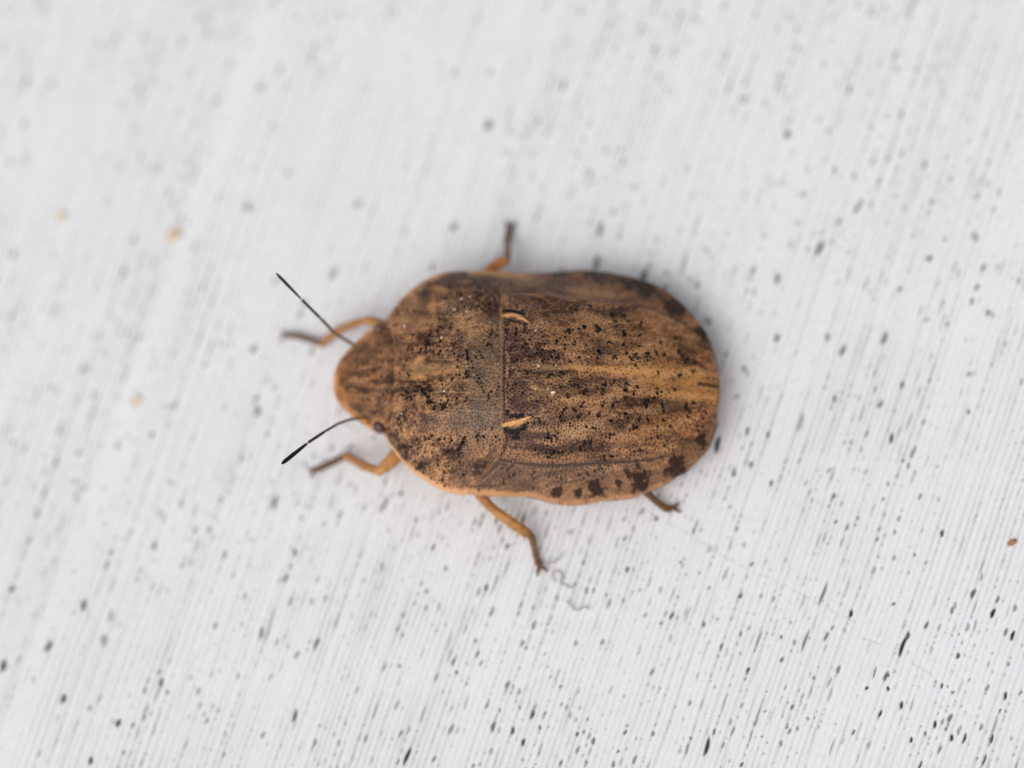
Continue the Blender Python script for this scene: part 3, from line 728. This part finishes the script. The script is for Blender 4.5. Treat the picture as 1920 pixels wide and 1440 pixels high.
# pale veins on the wings
def tube(pts, rad, sides=10, sub=6, cap=True):
    """vertices, quads and triangles of a tapered round tube through 3-D points"""
    pts = np.asarray(pts, float); rad = np.asarray(rad, float)
    n = len(pts)
    tt = np.linspace(0, n - 1, (n - 1) * sub + 1)
    ext = np.vstack([2 * pts[0] - pts[1], pts, 2 * pts[-1] - pts[-2]])
    i = np.clip(tt.astype(int), 0, n - 2); f = (tt - i)[:, None]
    p0, p1, p2, p3 = ext[i], ext[i + 1], ext[i + 2], ext[i + 3]
    c = 0.5 * (2 * p1 + (p2 - p0) * f + (2 * p0 - 5 * p1 + 4 * p2 - p3) * f ** 2 + (3 * p1 - p0 - 3 * p2 + p3) * f ** 3)
    r = np.interp(tt, np.arange(n), rad)
    tan = np.gradient(c, axis=0); tan /= np.linalg.norm(tan, axis=1)[:, None]
    a = np.cross(tan, [0, 0, 1.0]); a /= np.maximum(np.linalg.norm(a, axis=1), 1e-6)[:, None]
    b = np.cross(a, tan)
    # rounded ends
    c = np.vstack([c[:1] - tan[:1] * r[0] * .7, c[:1] - tan[:1] * r[0] * .4, c, c[-1:] + tan[-1:] * r[-1] * .4, c[-1:] + tan[-1:] * r[-1] * .7])
    a = np.vstack([a[:1], a[:1], a, a[-1:], a[-1:]]); b = np.vstack([b[:1], b[:1], b, b[-1:], b[-1:]])
    r = np.concatenate([[r[0] * .25, r[0] * .75], r, [r[-1] * .75, r[-1] * .25]])
    th = np.linspace(0, 2 * math.pi, sides, endpoint=False)
    V = c[:, None] + (a[:, None] * np.cos(th)[None, :, None] + b[:, None] * np.sin(th)[None, :, None]) * r[:, None, None]
    m = len(c)
    i = np.arange(m - 1)[:, None] * sides; j = np.arange(sides)[None]; j2 = (j + 1) % sides
    Q = np.stack([i + j, i + j2, i + sides + j2, i + sides + j], -1).reshape(-1, 4)
    k = np.arange(sides); k2 = (k + 1) % sides
    Vv = np.vstack([V.reshape(-1, 3), c[:1], c[-1:]])
    T = np.vstack([np.stack([k2, k, np.full(sides, m * sides)], -1), np.stack([(m - 1) * sides + k, (m - 1) * sides + k2, np.full(sides, m * sides + 1)], -1)])
    along = np.concatenate([np.repeat(np.linspace(0, 1, m), sides), [0, 1]])
    return Vv, Q, T, along
def merge(parts):
    V, F4, F3, A = [], [], [], []; o = 0
    for (v, q, t, a) in parts:
        V.append(v); F4.append(q + o); F3.append(t + o); A.append(a); o += len(v)
    return np.vstack(V), [np.vstack(F4), np.vstack(F3)], np.concatenate(A)

# side plates of the abdomen, dark across each joint
def edge_between(curve, xa, xb, n=9):
    xs = np.linspace(xa, xb, n); return np.stack([xs, np.interp(xs, curve[:, 0], curve[:, 1])], -1)
cuts_u = [978, 1050, 1120, 1196, 1264, 1313, 1342]
cuts_l = [984, 1057, 1124, 1200, 1268, 1316, 1342]
in_u = np.array([(960, 540), (1000, 545), (1060, 553), (1130, 566), (1219, 590), (1266, 612), (1309, 640), (1326, 670), (1332, 690)], float)
in_l = np.array([(960, 890), (1000, 890), (1060, 888), (1125, 880), (1177, 868), (1219, 850), (1266, 830), (1302, 812), (1325, 785), (1332, 768)], float)
DARK_U = [(1047,513,17,8,0),(1128,519,28,14,.1),(1200,538,38,17,.35),(1268,577,30,22,.6),(1316,627,20,21,1),(1338,668,8,12,1.2)]
DARK_L = [(1047,921,15,11,.2),(1100,900,8,8,0),(1120,916,17,19,.15),(1108,905,6,20,.1),(1194,898,20,24,.15),(1208,910,12,12,.6),(1266,870,21,24,.5),(1280,882,9,10,0),(1315,826,14,17,.4),(1232,855,22,6,-.3),(1160,905,6,10,0),(1085,925,6,8,0)]
def joint_dark(c, x, y, d, P, x0, x1, up):
    nz = fbm(x, y, 10, 131, 4)
    k = np.zeros_like(x)
    for (bx_, by_, rx, ry, an) in (DARK_U if up else DARK_L):
        ca, sa = math.cos(an), math.sin(an)
        q = np.hypot(((x - bx_) * ca + (y - by_) * sa) / rx, (-(x - bx_) * sa + (y - by_) * ca) / ry)
        k = np.maximum(k, sstep(1.25, 0.35, q + (nz - .5) * 2.2))
    k = np.minimum(k * 1.15, 0.95)
    uu, vv = to_uv(P); de = (half_width(uu, vv) - np.abs(vv)) * PPC
    if not up:                                            # lower rim stays orange
        k = k * (0.15 + 0.85 * sstep(2, 7, de + (nz - .5) * 9))
    base = c * 0.5 + (C(136, 94, 64) if up else C(142, 104, 76)) * 0.5
    uu, vv = to_uv(P); de = (half_width(uu, vv) - np.abs(vv)) * PPC
    if not up:
        r = sstep(11, 4, de + (nz - .5) * 6)[..., None] * .8
        base = base * (1 - r) + C(196, 144, 100) * r
    sp = (sstep(0.60, 0.78, fbm(x, y, 7, 133, 2)) * 0.55)[..., None]
    base = base * (1 - sp) + C(84, 56, 40) * sp
    return base * (1 - k[..., None]) + C(44, 26, 17) * k[..., None]
for s in range(6):
    a, b = cuts_u[s], cuts_u[s + 1]
    o = edge_between(UP, a, b); i = edge_between(in_u, a - 4 if a < 1320 else a - 10, b - 4 if b < 1320 else b - 14)
    bow = np.sin(np.linspace(0, math.pi, 9)); o[:, 1] -= 1.6 * bow
    plate('side_plate', coons(o, i, [o[0], (o[0] + i[0]) / 2, i[0]], [o[-1], (o[-1] + i[-1]) / 2, i[-1]], 60, 46), H_back, off=-0.004, lip=4, lip_h=0.0025, thick=0.03, sides=(1, 1, 0, 0),
          recol=lambda c, x, y, d, P, a=a, b=b: joint_dark(c, x, y, d, P, a, b, True))
    a, b = cuts_l[s], cuts_l[s + 1]
    o = edge_between(LO, a, b); i = edge_between(in_l, a - 4 if a < 1320 else a - 10, b - 4 if b < 1320 else b - 14)
    o[:, 1] += 1.6 * bow
    plate('side_plate', coons(i, o, [i[0], (o[0] + i[0]) / 2, o[0]], [i[-1], (o[-1] + i[-1]) / 2, o[-1]], 60, 46), H_back, off=-0.004, lip=4, lip_h=0.0025, thick=0.03, sides=(1, 1, 0, 0),
          recol=lambda c, x, y, d, P, a=a, b=b: joint_dark(c, x, y, d, P, a, b, False))

# body: one continuous trunk below the plates, flat-bellied
us = np.linspace(0.135, BL - 0.012, 70); nth = 48
V = []
for u in us:
    k = min(1, ((u - 0.10) / 0.10)) * min(1, max(0.15, (BL - u) / 0.10)) ** 0.5
    wu = np.interp(u, uU, vU) * 0.93; wl = np.interp(u, uL, vL) * 0.93
    zc = float(smooth_interp(np.array([u]), UC, ZC)[0]) - 0.05; zm = float(z_margin(u)) - 0.022
    zb = zm - 0.075 * k
    for th in np.linspace(0, 2 * math.pi, nth, endpoint=False):
        cx, sx_ = math.cos(th), math.sin(th)
        v = (wu if cx >= 0 else -wl) * cx
        t = abs(cx)
        z = zm + (zc - zm) * (1 - t ** 2.4) if sx_ >= 0 else zm - (zm - zb) * (1 - t ** 2.5)
        xy = A0 + AX * u + AN * v
        V.append((xy[0], xy[1], z))
V = np.array(V); n = len(us)
i = np.arange(n - 1)[:, None] * nth; j = np.arange(nth)[None]; j2 = (j + 1) % nth
Q = np.stack([i + j, i + j2, i + nth + j2, i + nth + j], -1).reshape(-1, 4)
k = np.arange(nth); k2 = (k + 1) % nth
V = np.vstack([V, V[:nth].mean(0)[None], V[-nth:].mean(0)[None]])
T = np.vstack([np.stack([k2, k, np.full(nth, n * nth)], -1), np.stack([(n - 1) * nth + k, (n - 1) * nth + k2, np.full(nth, n * nth + 1)], -1)])
bn = fbm(V[:, 0] * 725, V[:, 1] * 725, 20, 151)[:, None]
mesh_from('trunk', V - ROOT_LOC, [Q, T], M_shell, root, colors=C(150, 108, 66) * (0.75 + 0.5 * bn))

# eyes and ocelli sit on the head
def ball(name, px, py, z, rx, ry, rz, ang, colr, parent, mat, jitter=0.0, nu=28, nv=18):
    c = unproj(px, py, z)
    th = np.linspace(0, 2 * math.pi, nu, endpoint=False); ph = np.linspace(0.06, math.pi - 0.06, nv)
    S = np.stack([np.sin(ph)[:, None] * np.cos(th), np.sin(ph)[:, None] * np.sin(th), np.cos(ph)[:, None] * np.ones(nu)], -1)
    if jitter:
        S = S * (1 + jitter * (vnoise(S[..., 0] * 40 + px, S[..., 1] * 40 + S[..., 2] * 31, 14, int(px) % 500) - .5))[..., None]
    S = S * np.array([rx, ry, rz]) / PPC
    R = np.array([[math.cos(ang), math.sin(ang), 0], [-math.sin(ang), math.cos(ang), 0], [0, 0, 1]])
    V = (S @ R).reshape(-1, 3)
    i = np.arange(nv - 1)[:, None] * nu; j = np.arange(nu)[None]; j2 = (j + 1) % nu
    Q = np.stack([i + nu + j, i + nu + j2, i + j2, i + j], -1).reshape(-1, 4)
    k = np.arange(nu); k2 = (k + 1) % nu; o = (nv - 1) * nu
    V = np.vstack([V, [[0, 0, V[:nu, 2].mean()]], [[0, 0, V[-nu:, 2].mean()]]])
    T = np.vstack([np.stack([k, k2, np.full(nu, nu * nv)], -1), np.stack([o + k2, o + k, np.full(nu, nu * nv + 1)], -1)])
    nz = vnoise(V[:, 0] * 725 + px, V[:, 1] * 725 + py, 4, 88)[:, None]
    return c, V, Q, T, colr * (0.8 + 0.4 * nz)
def add_ball(name, *a, parent=None, mat=None, origin=None, **kw):
    c, V, Q, T, col = ball(name, *a, parent, mat, **kw)
    return mesh_from(name, V + c - (ROOT_LOC if parent else 0), [Q, T], mat, parent, colors=col)
add_ball('eye', 711, 617, 0.160, 12, 9.5, 11, 0.5, C(98, 74, 64), parent=head, mat=M_eye)
add_ball('eye', 710.5, 801, 0.160, 13, 10.5, 12, -0.6, C(92, 64, 66), parent=head, mat=M_eye)
add_ball('ocellus', 731, 750, 0.206, 4.2, 3.4, 4, 0.2, C(104, 46, 58), parent=head, mat=M_eye, nu=14, nv=8)
add_ball('ocellus', 734, 657, 0.206, 4.2, 3.2, 4, -0.2, C(112, 66, 64), parent=head, mat=M_eye, nu=14, nv=8)

# antennae
def antenna(px_pts, zs, joints, widths, cols):
    """px_pts: polyline from base to tip; joints: fractions of points where segments end"""
    part = None
    for s in range(len(joints) - 1):
        a, b = joints[s], joints[s + 1]
        pts = [unproj(*px_pts[i], zs[i]) for i in range(a, b + 1)]
        pts = np.array(pts)
        if s > 0:                                          # a slim pale neck at each joint
            d = pts[1] - pts[0]; pts = np.vstack([pts[:1], pts[0] + d * 0.06, pts[0] + d * .16, pts[1:]])
            w = [widths[s][0] * .45, widths[s][0] * .5, widths[s][0]] + list(np.linspace(widths[s][0], widths[s][1], len(pts) - 3))
            if len(pts) == 4 and s == len(joints) - 2:
                pts = np.vstack([pts[:3], pts[2] * .5 + pts[3] * .5, pts[2] * .15 + pts[3] * .85, pts[3]])
                w = [widths[s][0] * .4, widths[s][0] * .55, widths[s][1] * .68, widths[s][1], widths[s][1] * .95, widths[s][1] * .5]
        else:
            w = list(np.linspace(widths[s][0], widths[s][1], len(pts)))
        V, Q, T, al = tube(pts, np.array(w) * 1.22 / 2 / PPC, 10, 6)
        col = np.tile(cols[s], (len(V), 1))
        if s > 0:
            j = sstep(0.34, 0.14, al)[:, None]; col = col * (1 - j) + C(206, 176, 136) * j
        nz = vnoise(V[:, 0] * 725, V[:, 1] * 725, 4, 19)[:, None]
        col = col * (0.85 + .3 * nz)
        if part is None:
            part = mesh_from('antenna', V - ROOT_LOC, [Q, T], M_antenna, root, colors=col)
        else:
            mesh_from('antenna_segment', V - ROOT_LOC, [Q, T], M_antenna, part, colors=col)
G1, G2, G3 = C(112, 92, 74), C(40, 30, 24), C(20, 15, 15)
antenna([(676, 652), (664, 647), (648, 637.5), (629, 626), (602.5, 598.5), (567, 563), (518.6, 513)], [.125, .14, .165, .20, .27, .33, .39],
        [0, 3, 4, 5, 6], [(5.5, 5.2), (4.8, 4.4), (4.6, 4.9), (4.2, 5.0)], [G1, C(74, 60, 48), G2, C(24, 26, 24)])
antenna([(688, 785), (674, 785), (655, 787), (633, 795), (610, 808.5), (579, 829), (529, 869)], [.13, .15, .18, .21, .25, .285, .335],
        [0, 3, 4, 5, 6], [(4.8, 4.2), (4.0, 4.2), (4.8, 5.6), (4.4, 7.0)], [C(104, 88, 62), C(66, 48, 34), G2, G3])

# legs
OR1, OR2, OR3 = C(172, 124, 76), C(170, 120, 74), C(100, 70, 46)
def leg(femur, tibia, tarsus, cf, ct, cs):
    """each piece: list of (x, y, z, width in pixels)"""
    part = None
    for nm, pc, col, dark_end in (('leg', femur, cf, 0), ('tibia', tibia, ct, 1), ('tarsus', tarsus, cs, 0)):
        if not pc: continue
        pts = np.array([unproj(a[0], a[1], a[2]) for a in pc]); w = np.array([a[3] for a in pc]) * (1.28 if nm == 'tarsus' else 1.2)
        parts = [tube(pts, w / 2 / PPC, 14, 8)]
        if nm == 'tarsus':                                 # two claws at the tip
            d = pts[-1] - pts[-2]; d /= np.linalg.norm(d); sd_ = np.cross(d, [0, 0, 1]); L = w[-1] / PPC
            for sg in (-1, 1):
                e = pts[-1] + d * L * .3
                parts.append(tube([e, e + d * L * .7 + sd_ * sg * L * .55 , e + d * L * 1.1 + sd_ * sg * L * .75 - np.array([0, 0, .006])], np.array([.3, .2, .08]) * L, 6, 3))
        if nm == 'tibia':                                  # short bristles along the shin
            for q in np.linspace(.15, .95, 16):
                i = q * (len(pts) - 1); a = int(min(i, len(pts) - 2)); f = i - a
                c = pts[a] * (1 - f) + pts[a + 1] * f; d = pts[a + 1] - pts[a]; d /= np.linalg.norm(d)
                r = np.interp(i, np.arange(len(w)), w) / 2 / PPC
                ang = random.uniform(0, 6.28); sd_ = np.cross(d, [0, 0, 1]); n_ = sd_ * math.cos(ang) + np.array([0, 0, 1]) * math.sin(ang)
                parts.append(tube([c + n_ * r * .8, c + n_ * r * 1.35 + d * r * .4, c + n_ * r * 1.8 + d * r * .9], np.array([.0016, .0012, .0005]), 5, 2))
        V, F, al = merge(parts)
        V[:, 2] = np.maximum(V[:, 2], 0.001)
        nz = fbm(V[:, 0] * 725 + 300, V[:, 1] * 725 + V[:, 2] * 500, 7, 23, 2)[:, None]
        c = col * (0.55 + 0.9 * nz)
        if dark_end:
            k = sstep(.72, 1.0, al)[:, None] * .5; c = c * (1 - k) + C(104, 74, 50) * k
        if part is None:
            part = mesh_from('leg', V - ROOT_LOC, F, M_leg, root, colors=c)
        else:
            mesh_from(nm, V - ROOT_LOC, F, M_leg, part, colors=c)
leg([(770, 640, .09, 20), (735, 618, .11, 20), (707, 606, .12, 17), (686, 600, .125, 14)], [(688, 600, .122, 12), (664, 607, .105, 12), (634, 621, .075, 14), (603, 645, .03, 13.5)],
    [(600, 643, .022, 10), (578, 636, .014, 9.5), (555, 629.5, .014, 9.5), (540, 629, .013, 9)], OR1, OR2, OR3)
leg([(790, 815, .09, 24), (752, 846, .10, 25), (730, 868, .105, 22), (712, 882, .105, 16)], [(714, 884, .10, 15), (690, 876, .085, 14), (668, 865, .06, 14.5), (648, 854, .03, 13)],
    [(644, 856, .02, 10), (622, 868, .014, 9), (604, 876, .014, 8.5), (592, 881, .012, 9)], C(180, 128, 74), OR2, C(98, 66, 42))
leg([(890, 560, .08, 20), (912, 515, .10, 18), (930, 497, .105, 17), (947, 491, .105, 15)], [(950, 490, .10, 12), (951.5, 474, .075, 11), (951, 458, .045, 10.5)],
    [(951, 456, .03, 9.5), (953, 442, .016, 10), (954.5, 431, .013, 11)], C(176, 114, 52), C(128, 100, 78), C(84, 66, 48))
leg([(890, 880, .08, 18), (896, 915, .085, 18), (903, 932, .085, 17)], [(902, 930, .084, 15.5), (925, 955, .082, 15), (958, 979, .07, 16.5), (990, 1001, .045, 17)],
    [(996, 1004, .034, 11), (1001, 1024, .022, 9.5), (1005, 1044, .015, 9), (1010, 1057, .013, 11)], C(176, 124, 68), C(176, 124, 68), C(112, 78, 50))
leg([(1140, 850, .08, 18), (1180, 890, .09, 16)], [(1178, 888, .088, 13), (1200, 911, .075, 12), (1216, 927, .05, 11)],
    [(1214, 925, .045, 10.5), (1234, 943, .022, 10), (1250, 954, .015, 10.5), (1258, 953, .013, 10)], C(150, 100, 56), C(104, 72, 52), C(98, 66, 36))
leg([(1140, 620, .08, 18), (1180, 600, .09, 16)], [(1178, 602, .085, 13), (1215, 596, .06, 12), (1245, 598, .03, 11)],
    [(1243, 598, .025, 10), (1255, 604, .014, 10), (1262, 612, .013, 10)], C(150, 100, 56), C(104, 72, 52), C(98, 66, 36))

# ------------------------------------------------------------------ loose bits on the board
def speck(px, py, rx, ry, ang, col, label, name='speck'):
    c, V, Q, T, cc = ball(name, px, py, 0.0, rx, ry, min(rx, ry) * .35, ang, col, None, None, jitter=.9)
    o = mesh_from(name, V, [Q, T], M_speck, colors=cc)
    o.location = c + np.array([0, 0, 0.002])
    return tag(o, label, 'speck')
speck(328, 440, 15, 9, 0.6, C(226, 200, 168), 'largest tan speck stuck to the white board, up and left of the bug')
speck(256, 751, 14, 7, 0.9, C(226, 212, 192), 'faint long beige speck on the white board straight left of the bug')
speck(115, 405, 9, 9, 0, C(232, 218, 198), 'faint round cream speck near the left edge of the white board')
speck(1898, 1017, 8, 5, 0.5, C(176, 128, 92), 'small reddish brown speck at the right edge of the white board')
pts = [(1016,1056),(1030,1055),(1042,1052),(1050,1045),(1056,1036)]
pts2 = [(1040,1090),(1036,1080),(1040,1071),(1050,1072),(1054,1082),(1050,1092),(1058,1096),(1066,1101),(1074,1100),(1078,1092)]
pts3 = [(1062,1128),(1070,1134),(1076,1143),(1086,1143),(1097,1137),(1104,1142)]
def fibre(pts, w, label):
    P = [unproj(x, y, 0.006 + 0.005 * math.sin(i * 1.7)) for i, (x, y) in enumerate(pts)]
    V, Q, T, al = tube(P, np.full(len(P), w / 2 / PPC), 8, 6)
    o = mesh_from('fibre', V - P[0], [Q, T], M_speck, colors=np.tile(C(172, 174, 170), (len(V), 1)))
    o.location = P[0]
    return tag(o, label, 'fibre', 'grey fibres below the bug')
fibre(pts, 2.8, 'short grey fibre beside the foot of the bug leg nearest the bottom')
fibre(pts2, 3.0, 'curled grey fibre with a ring, just below and right of the lowest foot')
fibre(pts3, 3.0, 'lowest short wavy grey fibre on the board below the bug')
